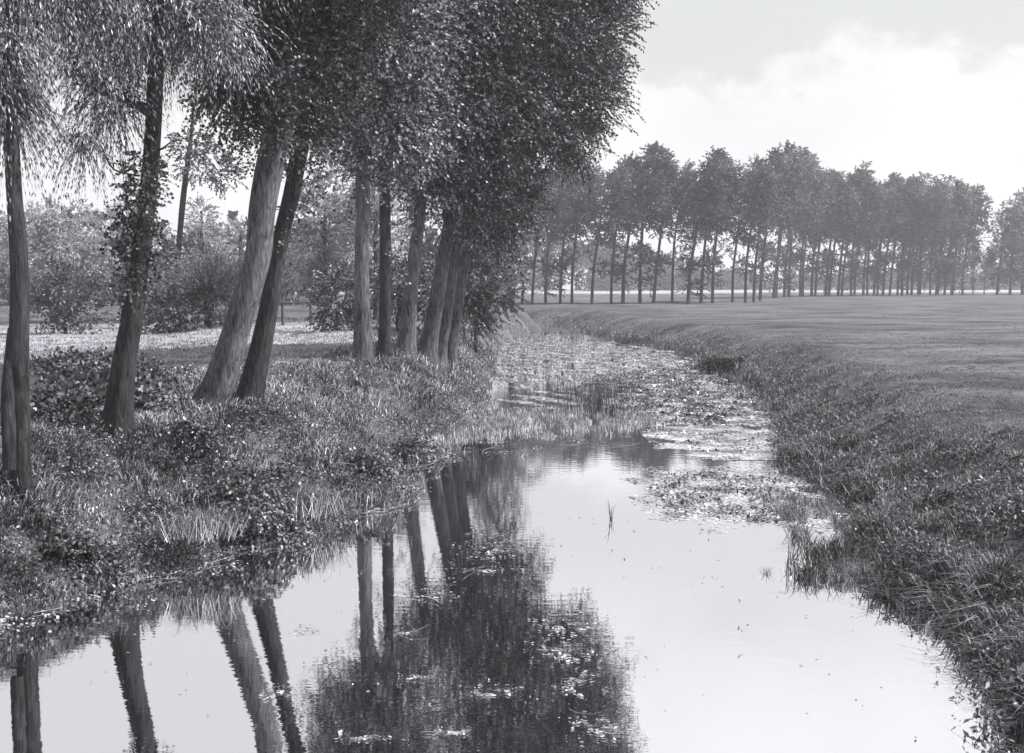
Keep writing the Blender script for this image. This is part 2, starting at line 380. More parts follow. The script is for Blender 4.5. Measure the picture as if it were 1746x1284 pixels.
def tree(name, label, cat, d, trunk, ells, group=None, bark=M_bark, leaf=M_poplar, seed=0, branches=5, second=None, dens=1.3, **ck):
    """ells in photo space: (px, py, rx px, ry px, dy depth offset, ry m, shoots)"""
    b = P(trunk[0][0], trunk[0][1], d); base = np.array([b[0], d, min(b[2], zt(b[0], d))])
    t = empty(name, base, label, cat, group)
    _, pts, rr = make_trunk(trunk, d, bark, t, base, seed)
    E = []
    for (px, py, rx, ry, dy, rm, n) in ells:
        dd = d + dy; c = P(px, py, dd) - base; E.append((c, (rx * dd / F, rm, ry * dd / F), n * dens))
    rg = np.random.default_rng(seed + 50)
    big = sorted(E, key=lambda e: -e[2])
    for k in range(branches):
        c, r, n = big[k % len(big)]; tgt = c + rg.uniform(-.4, .4, 3) * np.array(r)
        # leave the trunk where it is nearest below the target
        cand = pts[len(pts) // 2:]; zi = np.argmin([np.linalg.norm(tgt - q) + (3 if q[2] > tgt[2] + .3 else 0) for q in cand]); i0 = len(pts) // 2 + zi
        branch(t, pts[i0], tgt, max(.02, rr[i0] * .5), bark, seed * 10 + k)
    V, Qd, mi = crown_geo(E, **ck)
    link('crown', mesh('crown', V, None, Qd, [leaf, M_twig], mi), t)
    return t, base, pts, E

G1 = 'tall trees along the left bank'
WIL = dict(K=13, L=(.3, .7), ls=.075, asp=.26, droop=.9, out=.45, up=.0, spread=.3, twig=.003, clump=.8, cmin_=.5)
POP = dict(K=12, L=(.35, .7), ls=.062, asp=.85, droop=.35, out=.6, up=.15, spread=.8, twig=.004, clump=1., cmin_=.55)
POPM = dict(K=17, L=(.5, 1.0), ls=.09, asp=.8, droop=.35, out=.6, up=.15, spread=.8, twig=.006, clump=1.5, cmin_=.8)

# T1 leftmost, dark trunk with a short stub beside it
t1, b1, p1, e1 = tree('willow_tree', 'slim dark willow trunk at the left edge, nearest to the water', 'tree', 12.9,
    [(36, 790, 14), (34, 700, 15.5), (32, 600, 16), (34, 500, 15.5), (31, 420, 14.5), (25, 340, 13), (20, 250, 12.5), (16, 150, 12), (22, 0, 11), (30, -200, 9), (30, -420, 5)],
    [(-8, 70, 40, 80, 0, .7, 700), (0, -110, 230, 120, 0, 1.5, 1700), (8, 170, 22, 50, 0, .3, 420), (30, -330, 240, 130, 0, 1.4, 1000), (80, -40, 50, 40, .4, .6, 420)],
    leaf=M_willow, bark=M_barkd, seed=1, branches=4, **WIL)
sv = [P(16, 800, 12.75) - b1, P(15, 740, 12.75) - b1, P(14, 660, 12.8) - b1, P(19, 560, 12.9) - b1]
link('side_stem', tube_mesh('side_stem', M_barkd, sv, [11.5 * 12.4 / F, 12 * 12.4 / F, 11 * 12.4 / F, 6 * 12.4 / F], seg=14, rough=.05, seed=3), t1)
# T2
t2, b2, p2, e2 = tree('willow_tree', 'second trunk from the left, leafy sprouts wrapping its middle', 'tree', 15.3,
    [(200, 752, 27), (203, 700, 22), (212, 620, 19), (222, 560, 18), (231, 500, 17), (241, 430, 16), (250, 350, 15), (257, 280, 14), (262, 200, 13.5), (266, 120, 13), (280, -60, 11), (300, -250, 8), (310, -420, 4)],
    [(245, 10, 150, 70, 0, 1.2, 1700), (195, 150, 30, 80, -.3, .4, 420), (142, 180, 18, 85, -.5, .3, 420), (260, -150, 260, 110, 0, 1.8, 1700), (155, 20, 40, 35, 0, .8, 330), (300, -340, 240, 120, 0, 1.6, 1000), (370, 50, 60, 45, 0, .6, 350)],
    leaf=M_willow, bark=M_barkd, seed=2, branches=5, **WIL)
iv = []
for k in range(26):
    u = k / 25; y = 270 + 225 * u; x = 252 - 30 * u + R.normal() * 14
    iv.append((P(x, y, 15.2) - b2, (.17 * (1 - .25 * abs(u - .4)), .22, .15), 13))
V, Qd, mi = crown_geo(iv, K=9, L=(.12, .32), ls=.058, asp=.8, droop=.4, out=.6, up=.1, spread=.9, twig=.003, shell=.2)
link('trunk_sprouts', mesh('trunk_sprouts', V, None, Qd, [M_poplar2, M_twig], mi), t2)
branch(t2, P(258, 260, 15.3) - b2, P(310, 238, 15.1) - b2, .018, M_barkd, 91)
branch(t2, P(238, 300, 15.3) - b2, P(155, 225, 15.0) - b2, .014, M_barkd, 92, sag=-.1)
# T3, T4 (the leaning pair)
t3, b3, p3, e3 = tree('poplar_tree', 'thick pale trunk leaning right, front of the leaning pair', 'tree', 17.6,
    [(352, 705, 27), (372, 660, 25), (392, 600, 23), (410, 540, 22), (425, 490, 22), (441, 430, 21.5), (447, 360, 22), (461, 280, 23), (480, 210, 21), (492, 150, 18), (510, 60, 15), (530, -80, 12), (540, -260, 8), (545, -420, 4)],
    [(425, 150, 62, 50, -.6, .6, 520), (400, 190, 45, 38, -.8, .4, 260), (490, 110, 60, 70, 0, .9, 700), (390, 20, 100, 60, 0, 1.2, 800), (540, -150, 190, 130, 0, 2.0, 1300), (540, -350, 200, 120, 0, 2.0, 900), (455, 215, 45, 25, -.5, .35, 130), (360, 230, 25, 18, -.7, .3, 50)],
    leaf=M_poplar2, seed=3, branches=6, **POP)
t4, b4, p4, e4 = tree('poplar_tree', 'darker trunk leaning right just behind the thick pale one', 'tree', 18.6,
    [(424, 690, 22), (431, 650, 19), (445, 590, 17), (457, 530, 15.5), (468, 470, 14), (480, 400, 13.5), (495, 340, 14), (507, 280, 14), (519, 220, 13), (532, 150, 12), (555, 50, 10), (580, -100, 8), (590, -260, 4)],
    [(540, 110, 50, 80, 0, .8, 650), (570, 20, 90, 60, 0, 1.2, 800), (528, 200, 24, 40, -.3, .3, 170), (500, 330, 22, 45, -.3, .2, 60), (620, -120, 160, 100, 0, 1.8, 1100), (500, 370, 14, 30, .2, .15, 25), (575, 190, 30, 30, 0, .3, 110)],
    leaf=M_poplar2, bark=M_barkd, seed=4, branches=4, **POP)
# willow curtain tree behind, pale narrow shoots at the top
# T5 .. T10
t5, b5, p5, e5 = tree('poplar_tree', 'straight grey trunk forking at a leafy knot, a dark slanting bar beside it', 'tree', 27.,
    [(618, 632, 20), (618, 590, 15), (617, 520, 13), (617, 450, 12), (618, 380, 12), (619, 300, 12.5), (620, 240, 9), (618, 160, 8), (612, 60, 7), (610, -80, 6), (610, -250, 3)],
    [(620, 150, 60, 80, 0, 1.2, 800), (560, 40, 80, 80, 0, 1.6, 950), (660, 60, 80, 90, 0, 1.6, 1000), (618, 285, 16, 22, -.2, .25, 70), (610, -120, 160, 130, 0, 2.4, 1500), (580, 200, 45, 35, .3, .6, 160), (670, 210, 45, 60, 0, .8, 420)],
    leaf=M_poplar, seed=5, **POPM)
branch(t5, P(621, 295, 27) - b5, P(640, 150, 27.1) - b5, .08, M_bark, 77, sag=0.05)
t6, b6, p6, e6 = tree('poplar_tree', 'dark narrow trunk with leaf tufts, right of the forked one', 'tree', 28.8,
    [(655, 615, 15), (656, 580, 11), (657, 500, 10), (657, 420, 10), (656, 330, 9), (656, 240, 8), (660, 140, 7), (665, 0, 6), (668, -160, 4)],
    [(655, 270, 24, 35, 0, .4, 110), (700, 180, 60, 80, 0, 1.4, 850), (652, 390, 8, 50, -.2, .1, 16), (700, 20, 90, 100, 0, 1.8, 1000), (700, -160, 140, 100, 0, 2.2, 1100)],
    leaf=M_poplar, bark=M_barkd, seed=6, branches=4, **POPM)
t7, b7, p7, e7 = tree('poplar_tree', 'pale slanting trunk with a flared foot in mid row', 'tree', 30.2,
    [(690, 612, 20), (694, 570, 14), (700, 500, 12), (708, 430, 11), (716, 360, 10), (724, 280, 9), (735, 160, 8), (750, 20, 6), (755, -150, 4)],
    [(735, 270, 45, 55, 0, 1.0, 420), (760, 160, 70, 90, 0, 1.6, 1000), (725, 350, 30, 25, .2, .5, 60), (770, 0, 100, 100, 0, 2.0, 1100), (760, -170, 150, 100, 0, 2.2, 1100)],
    leaf=M_poplar, seed=7, branches=4, **POPM)
t8, b8, p8, e8 = tree('poplar_tree', 'leaning dark trunk, first of the tight group of three', 'tree', 31.5,
    [(728, 603, 17), (736, 560, 13), (748, 490, 12), (758, 430, 11), (770, 360, 10), (784, 270, 9), (800, 140, 8), (815, 0, 6), (820, -170, 4)],
    [(805, 280, 48, 65, 0, 1.2, 560), (830, 170, 90, 100, -.5, 1.8, 1300), (850, 10, 120, 110, 0, 2.4, 1400), (850, -170, 150, 100, 0, 2.4, 1200), (785, 360, 25, 25, 0, .5, 60)],
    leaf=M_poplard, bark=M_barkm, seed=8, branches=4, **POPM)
t9, b9, p9, e9 = tree('poplar_tree', 'middle dark trunk of the tight group of three', 'tree', 33.,
    [(748, 594, 14), (757, 550, 12), (766, 490, 11), (775, 430, 10), (788, 350, 9), (805, 260, 9), (850, 130, 8), (890, 0, 6), (900, -200, 4)],
    [(890, 200, 95, 90, 0, 1.9, 1350), (940, 80, 110, 100, 0, 2.3, 1500), (840, 330, 55, 70, 0, 1.2, 550), (960, -90, 140, 110, 0, 2.6, 1400), (940, 225, 70, 40, 0, 1., 380), (830, 400, 24, 34, 0, .6, 90)],
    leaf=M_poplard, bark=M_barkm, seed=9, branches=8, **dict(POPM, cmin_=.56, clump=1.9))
t10, b10, p10, e10 = tree('poplar_tree', 'right trunk of the tight group, its crown overhanging the stream', 'tree', 34.5,
    [(766, 590, 13), (776, 545, 11), (784, 490, 10), (792, 430, 10), (806, 350, 9), (835, 260, 9), (900, 160, 9), (960, 50, 7), (990, -80, 5), (1000, -220, 3)],
    [(975, 150, 75, 80, 0, 1.8, 900), (1010, 50, 60, 70, 0, 1.6, 750), (1000, -60, 90, 80, 0, 1.9, 900), (975, 250, 40, 22, -.6, .6, 130), (870, 330, 45, 50, .5, 1., 260), (1000, -190, 110, 80, 0, 2.0, 700), (850, 400, 30, 40, .3, .7, 120)],
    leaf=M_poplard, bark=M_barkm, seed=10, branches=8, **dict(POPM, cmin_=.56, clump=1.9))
branch(t10, P(820, 255, 34.3) - b10, P(945, 250, 34) - b10, .07, M_barkd, 78, sag=-.12)
for o_ in (t1, t2, t3, t4, t5, t6, t7, t8, t9, t10): o_['group'] = G1

# ------------------------------------------------------------------ background garden trees and bushes
def bushy(name, label, cat, d, base_px, base_py, ells, trunk_r=4, leaf=M_back, seed=0, group=None, trunk=None, **ck):
    b = P(base_px, base_py, d); zz = zt(b[0], d); base = np.array([b[0], d, zz])
    t = empty(name, base, label, cat, group)
    E = []
    for (px, py, rx, ry, rm, n) in ells:
        c = P(px, py, d) - base; E.append((c, (rx * d / F, rm, ry * d / F), n))
    top = np.mean([e[0] for e in E], 0)
    if trunk: pts = [P(a, b_, d) - base for a, b_, c in trunk]; rr = [c * d / F for a, b_, c in trunk]; pts = [pts[0] * [1, 1, 0] + [0, 0, -.3]] + pts; rr = [rr[0]] + rr
    else: pts = [[0, 0, -.3], [0, 0, top[2] * .4], top]; rr = [trunk_r * d / F, trunk_r * d / F * .8, trunk_r * d / F * .3]
    link('trunk' if cat == 'tree' else 'stem', tube_mesh('trunk', M_barkd, pts, rr, seg=9, rough=.06, seed=seed, sub=4), t)
    k = dict(K=16, L=(.5, 1.0), ls=.13, asp=.7, droop=.3, out=.6, up=.2, spread=.8, twig=.008, shell=.5, clump=1.8); k.update(ck)
    V, Qd, mi = crown_geo(E, **k); link('crown' if cat == 'tree' else 'foliage', mesh('crown', V, None, Qd, [leaf, M_twig], mi), t); return t

GB = 'garden trees and bushes beyond the lawn'
def pollard():
    d = 48; b = P(355, 570, d); base = np.array([b[0], d, zt(b[0], d)])
    t = empty('pollard_willow', base, 'round headed pollard willow on a short dark trunk beyond the lawn', 'tree', GB)
    pts = [P(a, c, d) - base for a, c in ((355, 585), (355, 545), (357, 520), (360, 500), (362, 480))]
    link('trunk', tube_mesh('trunk', M_barkd, pts, [.2, .17, .19, .28, .12], seg=10, rough=.08, seed=20), t)
    c = P(362, 505, d) - base; n = 1300; D = sphere_dirs(n); D[:, 2] = np.abs(D[:, 2]) * 1.2 - .25; D = norm(D); K = 14
    Ln = R.uniform(.75, 1.05, n) * np.where(D[:, 2] > .3, 2.35, 1.35)
    tt = np.linspace(.25, 1, K)
    C = c + D[:, None] * Ln[:, None, None] * tt[None, :, None]; C[..., 2] -= .25 * tt ** 2
    A = norm(np.repeat(D[:, None], K, 1) + sphere_dirs(n * K).reshape(n, K, 3) * .45)
    V, Qd = leaf_geo(C.reshape(-1, 3), A.reshape(-1, 3), R.uniform(.09, .16, n * K), .3)
    link('crown', mesh('crown', V, None, Qd, [M_backd]), t)
pollard()
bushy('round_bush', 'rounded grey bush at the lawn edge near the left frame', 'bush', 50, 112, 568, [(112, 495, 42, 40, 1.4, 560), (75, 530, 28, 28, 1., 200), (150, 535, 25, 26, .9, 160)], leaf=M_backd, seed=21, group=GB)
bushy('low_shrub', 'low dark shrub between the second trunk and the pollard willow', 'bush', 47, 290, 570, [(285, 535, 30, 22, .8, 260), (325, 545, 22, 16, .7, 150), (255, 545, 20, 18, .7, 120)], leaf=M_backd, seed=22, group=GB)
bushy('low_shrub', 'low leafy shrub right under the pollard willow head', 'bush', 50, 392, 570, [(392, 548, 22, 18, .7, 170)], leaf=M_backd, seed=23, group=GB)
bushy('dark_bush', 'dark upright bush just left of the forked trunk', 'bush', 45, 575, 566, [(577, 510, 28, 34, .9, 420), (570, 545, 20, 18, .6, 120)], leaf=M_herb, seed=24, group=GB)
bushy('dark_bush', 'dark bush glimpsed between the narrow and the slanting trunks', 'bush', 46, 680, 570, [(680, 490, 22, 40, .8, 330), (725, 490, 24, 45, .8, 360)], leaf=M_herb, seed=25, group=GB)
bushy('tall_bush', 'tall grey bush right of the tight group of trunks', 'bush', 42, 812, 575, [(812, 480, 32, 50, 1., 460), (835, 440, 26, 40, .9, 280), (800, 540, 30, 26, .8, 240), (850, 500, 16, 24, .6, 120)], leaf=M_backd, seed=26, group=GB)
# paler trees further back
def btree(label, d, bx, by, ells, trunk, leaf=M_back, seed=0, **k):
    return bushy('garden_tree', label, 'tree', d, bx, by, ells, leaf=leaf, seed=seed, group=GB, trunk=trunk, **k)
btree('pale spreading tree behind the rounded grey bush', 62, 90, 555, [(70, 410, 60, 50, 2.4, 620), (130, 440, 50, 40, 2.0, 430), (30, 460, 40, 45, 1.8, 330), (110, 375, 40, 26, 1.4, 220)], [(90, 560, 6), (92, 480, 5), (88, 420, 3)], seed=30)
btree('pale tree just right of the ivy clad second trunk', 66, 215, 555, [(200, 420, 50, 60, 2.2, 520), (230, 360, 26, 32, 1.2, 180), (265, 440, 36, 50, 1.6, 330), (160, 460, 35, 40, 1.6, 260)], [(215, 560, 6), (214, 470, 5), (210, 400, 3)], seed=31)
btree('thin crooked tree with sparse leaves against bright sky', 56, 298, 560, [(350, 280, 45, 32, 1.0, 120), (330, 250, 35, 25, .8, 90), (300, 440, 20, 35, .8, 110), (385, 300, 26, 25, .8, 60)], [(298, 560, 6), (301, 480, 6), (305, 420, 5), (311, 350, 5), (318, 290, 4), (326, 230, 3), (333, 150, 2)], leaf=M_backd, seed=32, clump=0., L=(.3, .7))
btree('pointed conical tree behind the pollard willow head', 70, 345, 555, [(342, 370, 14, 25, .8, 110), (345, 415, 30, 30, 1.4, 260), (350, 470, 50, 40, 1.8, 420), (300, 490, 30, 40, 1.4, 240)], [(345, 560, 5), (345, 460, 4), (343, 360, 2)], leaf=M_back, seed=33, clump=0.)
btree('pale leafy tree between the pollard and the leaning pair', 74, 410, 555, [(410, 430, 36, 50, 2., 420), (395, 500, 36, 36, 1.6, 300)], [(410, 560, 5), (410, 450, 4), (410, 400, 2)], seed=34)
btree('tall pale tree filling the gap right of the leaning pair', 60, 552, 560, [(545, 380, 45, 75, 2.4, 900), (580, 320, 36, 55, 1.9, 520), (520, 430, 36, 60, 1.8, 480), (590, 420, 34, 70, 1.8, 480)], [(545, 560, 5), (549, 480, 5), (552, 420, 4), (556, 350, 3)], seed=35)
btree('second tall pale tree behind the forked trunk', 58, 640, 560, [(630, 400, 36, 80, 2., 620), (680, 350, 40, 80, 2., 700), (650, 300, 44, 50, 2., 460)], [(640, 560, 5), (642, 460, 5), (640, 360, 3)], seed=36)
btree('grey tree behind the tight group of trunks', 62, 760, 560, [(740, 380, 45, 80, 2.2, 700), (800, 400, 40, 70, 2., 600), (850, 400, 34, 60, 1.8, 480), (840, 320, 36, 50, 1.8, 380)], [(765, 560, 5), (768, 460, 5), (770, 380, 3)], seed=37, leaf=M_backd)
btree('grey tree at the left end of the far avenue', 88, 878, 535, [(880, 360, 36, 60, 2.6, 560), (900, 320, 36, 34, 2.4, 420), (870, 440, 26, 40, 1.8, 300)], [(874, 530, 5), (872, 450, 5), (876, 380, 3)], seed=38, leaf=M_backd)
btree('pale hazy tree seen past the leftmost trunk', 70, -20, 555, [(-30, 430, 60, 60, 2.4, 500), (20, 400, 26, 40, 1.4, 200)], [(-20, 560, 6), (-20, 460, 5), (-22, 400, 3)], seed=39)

# rail fence by the garden gap
def rail_fence():
    d = 52; b = P(505, 552, d); base = np.array([b[0], d, zt(b[0], d)]); t = empty('rail_fence', base, 'short wooden rail fence in the bright gap right of the leaning pair', 'fence')
    for px in (482, 530):
        q = P(px, 540, d) - base; link('post', tube_mesh('post', M_wood, [[q[0], 0, -.3], [q[0], 0, .6], [q[0], 0, 1.45]], [.07, .065, .06], seg=8, rough=.04, sub=2), t)
    a = P(478, 516, d) - base; c = P(534, 515, d) - base
    link('rail', tube_mesh('rail', M_wood, [a + [0, -.09, 0], (a + c) / 2 + [0, -.09, -.02], c + [0, -.09, 0]], [.05, .05, .045], seg=8, rough=.05, sub=3), t)
rail_fence()
# dark slanting bar beside the forked trunk
a = P(604, 588, 28.5); c = P(576, 634, 26.8)
link('slanting_bar', tube_mesh('slanting_bar', M_barkd, [[0, 0, 0], (np.array(a) - c) / 2, np.array(a) - c], [.05, .05, .045], seg=8, rough=.05, sub=3), None, 'dark slanting bar beside the forked trunk', 'pole', loc=tuple(c + [0, 0, -.1]))

# ------------------------------------------------------------------ far avenue
def avenue_proto(k, tall=17.0):
    """unit tree, 17 m, slightly leaning and wind-combed"""
    rg = np.random.default_rng(200 + k); lean = rg.uniform(.03, .08) * tall
    pts = [[0, 0, -.4], [lean * .1 + rg.normal() * .08, 0, tall * .25], [lean * .4 + rg.normal() * .1, 0, tall * .5], [lean * .8, 0, tall * .75], [lean * 1.2, 0, tall * .97]]
    trunk = tube_mesh('trunk', M_barkf, pts, [.2, .17, .14, .09, .03], seg=7, rough=.04, sub=4, seed=k)
    E = []
    for q in range(13):
        u = q / 12; z = tall * (.53 + .43 * u); wd = (1.3 + 1.1 * math.sin(math.pi * min(1, u * 1.15 + .1))) * (1 - .55 * u ** 3) * rg.uniform(.6, 1.3) * .93
        E.append(([lean * (z / tall) * 1.2 + rg.normal() * .9 + .8 * u, rg.normal() * .8, z], (wd * .85, wd * .95, rg.uniform(.6, 1.3)), 38 if u < .25 else 62))
    for q in range(rg.integers(4, 8)):       # loose tufts lower on the trunk
        z = tall * rg.uniform(.22, .5); E.append(([lean * z / tall + rg.normal() * .8, rg.normal() * .7, z], (.6, .6, .5), 15))
    if rg.random() < .7: E.append(([rg.normal() * .3, 0, tall * rg.uniform(.09, .2)], (.55, .55, .8), 16))
    V, Q_, mi = crown_geo(E, K=9, L=(.7, 1.4), ls=.30, asp=.75, droop=.25, out=.5, up=.3, spread=.8, wind=.35, twig=.012, shell=.3)
    return trunk, mesh('crown', V, None, Q_, [M_far, M_twig], mi)
AV = [avenue_proto(k) for k in range(9)]
def dense_proto(k, tall=17.0):
    rg = np.random.default_rng(300 + k)
    trunk = tube_mesh('trunk', M_barkf, [[0, 0, -.4], [.1, 0, 5], [.4, 0, 10], [.6, 0, 15]], [.3, .25, .16, .05], seg=7, rough=.04, sub=4, seed=k)
    E = []
    for q in range(20):
        u = q / 19; z = tall * (.17 + .78 * u); wd = 2.7 - 1.1 * u ** 2
        E.append(([rg.normal() * .8 + .5 * u, rg.normal() * .8, z], (wd, wd, 1.2), 90))
    V, Q_, mi = crown_geo(E, K=9, L=(.7, 1.3), ls=.3, asp=.75, droop=.25, out=.5, up=.3, spread=.8, wind=.2, twig=.012, shell=.3, clump=3.)
    return trunk, mesh('crown', V, None, Q_, [M_far, M_twig], mi)
DN = [dense_proto(k) for k in range(2)]
top_x = [860, 940, 980, 1020, 1060, 1100, 1150, 1190, 1220, 1260, 1310, 1330, 1360, 1400, 1430, 1460, 1500, 1550, 1600, 1640, 1655, 1665, 1700, 1725, 1760]
top_y = [300, 272, 275, 268, 265, 262, 272, 272, 264, 270, 262, 268, 284, 298, 298, 308, 304, 308, 310, 305, 322, 372, 345, 325, 330]
xs = [864, 890, 907, 930, 955, 975, 1009, 1042, 1062, 1091, 1114, 1146, 1173, 1195, 1215, 1249, 1271, 1285, 1296, 1318, 1323, 1337, 1345, 1365, 1369, 1384, 1390, 1408, 1413, 1429, 1435, 1451, 1457,
      1472, 1479, 1490, 1496, 1505, 1517, 1530, 1538, 1547, 1554, 1567, 1586, 1597, 1610, 1623, 1641, 1659, 1678, 1700, 1722, 1743, 1764]
ORD = ['first', 'second', 'third', 'fourth', 'fifth', 'sixth', 'seventh', 'eighth', 'ninth', 'tenth', 'eleventh', 'twelfth', 'thirteenth', 'fourteenth', 'fifteenth', 'sixteenth', 'seventeenth', 'eighteenth', 'nineteenth', 'twentieth']
SECT = [(0, 1030, 'from the left end of the far avenue'), (1030, 1200, 'rightwards from the distant river bend'),
        (1200, 1310, 'in the open stretch showing bright sky between trunks'), (1310, 1425, 'among the paired trunks right of the open stretch'),
        (1425, 1560, 'in the crowded stretch left of the dense clump'), (1560, 1650, 'in the dense clump ending the long row'), (1650, 9999, 'right of the sky gap at the right frame')]
cnt = {}
for k, px in enumerate(xs):
    d = np.interp(px, [860, 1280, 1330, 1760], [116, 124, 165, 185]) + (4.5 if k % 2 else 0) + R.normal() * 1.2
    b = P(px, 500, d); zz = zt(b[0], d)
    ty = np.interp(px, top_x, top_y) - 2 + R.normal() * 9
    ht = (P(px, ty, d)[2] - zz) * (1 if px < 1660 else .98)
    dense = 1562 < px < 1650 and k % 2 == 1
    if 1650 < px < 1690: ht *= .6
    if px >= 1700: dense = True
    tr, cw = (DN[k % 2] if dense else AV[(k * 5) % 9])
    si = [i for i, s_ in enumerate(SECT) if s_[0] <= px < s_[1]][0]; cnt[si] = cnt.get(si, 0) + 1
    kindw = 'leafy' if dense else ('leaning' if k % 3 == 0 else 'slender')
    t = empty('avenue_poplar', (b[0], d, zz), '%s tree %s, a %s poplar' % (ORD[cnt[si] - 1], SECT[si][2], kindw), 'tree', 'poplars in the far avenue')
    for nm, me in (('trunk', tr), ('crown', cw)): link(nm, me, t)
    s = ht / 17.6; t.scale = (s * R.uniform(.88, 1.15), s, s); t.rotation_euler = (0, R.uniform(-.03, .05), R.uniform(-.7, .7))

# hazy wood beyond the avenue
E = []
for k in range(150):
    px = R.uniform(800, 1800); d = R.uniform(300, 360)
    topy = np.interp(px, [800, 860, 960, 1060, 1130, 1200, 1400, 1650, 1700, 1800], [380, 395, 400, 430, 440, 474, 470, 474, 478, 478]) + R.normal() * 4
    u = R.random() ** .7; y = topy * u + 492 * (1 - u) + 4
    E.append((P(px, y, d), (4., 4., 2.2), 60))
for k in range(70):
    px = R.uniform(-700, 800); d = R.uniform(110, 130); u = R.random(); y = 400 * u + 505 * (1 - u)
    E.append((P(px, y, d), (3.2, 3., 2.2), 40))
V, Q_, mi = crown_geo(E, K=7, L=(1.5, 3.), ls=1.0, asp=.8, droop=.2, out=.5, up=.2, spread=.9, twig=0, shell=.1)
link('far_wood', mesh('far_wood', V, None, Q_, [M_far], mi), kind='stuff', label='hazy grey wood beyond the avenue and garden', cat='woodland')

# ------------------------------------------------------------------ grass and herbs
def lod(n, d0, d1, a0=-.62, a1=.62):
    d = np.exp(R.uniform(math.log(d0), math.log(d1), n)); a = R.uniform(a0, a1, n); return a * d, d
def blades(x, y, z, h, wd, lean, K=2, mat=None):
    n = len(x); az = R.uniform(0, 2 * math.pi, n); D = np.stack([np.cos(az), np.sin(az), np.zeros(n)], 1)
    fa = R.uniform(0, 2 * math.pi, n); S_ = np.stack([np.cos(fa), np.sin(fa), np.zeros(n)], 1) * (wd / 2)[:, None]
    B = np.stack([x, y, z], 1); Mx = B + D * (lean * h * .35)[:, None] + np.array([0, 0, 1]) * (h * .6)[:, None]
    T = B + D * (lean * h)[:, None] + np.array([0, 0, 1]) * (h * np.clip(1 - lean * .45, .3, 1))[:, None]
    V = np.stack([B - S_, B + S_, Mx - S_ * .7, Mx + S_ * .7, T], 1).reshape(-1, 3)
    b = np.arange(n)[:, None] * 5
    return V, b + [2, 3, 4], b + [0, 1, 3, 2]
def grass_obj(name, x, y, z, h, wd, lean, mat, label, cat):
    V, T, Q_ = blades(x, y, z, h, wd, lean)
    link(name, mesh(name, V, T, Q_, [mat]), kind='stuff', label=label, cat=cat)

x, y = lod(420000, 7, 60); z, dl, dr, inn, left, dd = terrain(x, y)
W0 = .009 * (1 + y / 11)
# left bank, rank grass
lawn = left & (x < -.145 * y + .6) & (y > 24.5) & (dl > 4.2)
x, y = lod(560000, 8, 48, -.62, .06); z, dl, dr, inn, left, dd = terrain(x, y); W0 = .0062 * (1 + y / 13)
lawn = left & (x < -.145 * y + .6) & (y > 24.5) & (dl > 4.2)
m = left & ~inn & ~lawn & (dd > -.05) & (dl < 14)
cl = wave(x, y, 1.6, 11); cl2 = wave(x, y, .6, 12)
m1 = m & (R.random(len(x)) < np.clip(.75 + .3 * cl, .2, 1))
h = (.17 + .14 * np.clip(cl + .5 * cl2, -.7, 1.4)) * R.uniform(.6, 1.4, len(x)) * (1 - .45 * (dl < 1.0)) * np.where(dl > 2.6, .75, 1)
grass_obj('bank_grass', x[m1], y[m1], z[m1] - .02, np.clip(h[m1], .06, .6), W0[m1], R.uniform(.15, 1.25, m1.sum()), M_grass, 'rank sunlit grass covering the left river bank', 'grass')
# right bank long grass then meadow sward
x, y = lod(760000, 7, 110, -.1, .62); z, dl, dr, inn, left, dd = terrain(x, y); W0 = .009 * (1 + y / 11)
m = ~left & ~inn & (R.random(len(x)) < .62 + .5 * wave(x * .5, y, 3.2, 15))
cl = wave(x, y, 2.2, 13)
nearb = np.exp(-dr / 1.6)
nearb = np.exp(-dr / 1.15) * (1 + .35 * cl); h = (.035 + .26 * nearb * (1 + .6 * wave(x, y, .7, 14))) * R.uniform(.5, 1.4, len(x)) * np.where(y > 32, .8, 1) + .07 * np.clip(wave(x, y, .8, 16, 7) - .45, 0, 1) * R.uniform(.5, 1.5, len(x)) * (dr > 1.5)
m1 = m & ((R.random(len(x)) < .9))
grass_obj('meadow_grass', x[m1], y[m1], z[m1] - .02, np.clip(h[m1], .025, .6), W0[m1] * (.5 + .4 * nearb[m1]), R.uniform(.4, 1.3, m1.sum()), M_meadow, 'dark grass of the meadow and its bank right of the river', 'grass')
# lawn
x, y = lod(90000, 24, 62, -.6, .05); z, dl, dr, inn, left, dd = terrain(x, y); m1 = left & ~inn & (x < -.145 * y + .6) & (dd > 0) & (dl > 4)
grass_obj('lawn_grass', x[m1], y[m1], z[m1] - .02, R.uniform(.05, .14, m1.sum()), .03 * np.ones(m1.sum()), R.uniform(.2, .9, m1.sum()), M_lawn, 'pale mown grass of the lawn beyond the trunks', 'grass')
# far banks and pale tall grass on the mound
x, y = lod(200000, 30, 150, -.12, .62); z, dl, dr, inn, left, dd = terrain(x, y); m1 = ~inn & (np.minimum(dl, dr) < 4) & (x > -.145 * y + 1.5)
grass_obj('far_bank_grass', x[m1], y[m1], z[m1] - .03, R.uniform(.05, .3, m1.sum()) * np.exp(-np.minimum(dl, dr)[m1] / 1.1) + .02, .012 + .0004 * y[m1], R.uniform(.1, .7, m1.sum()), M_meadow, 'coarse grass on the distant river bends', 'grass')

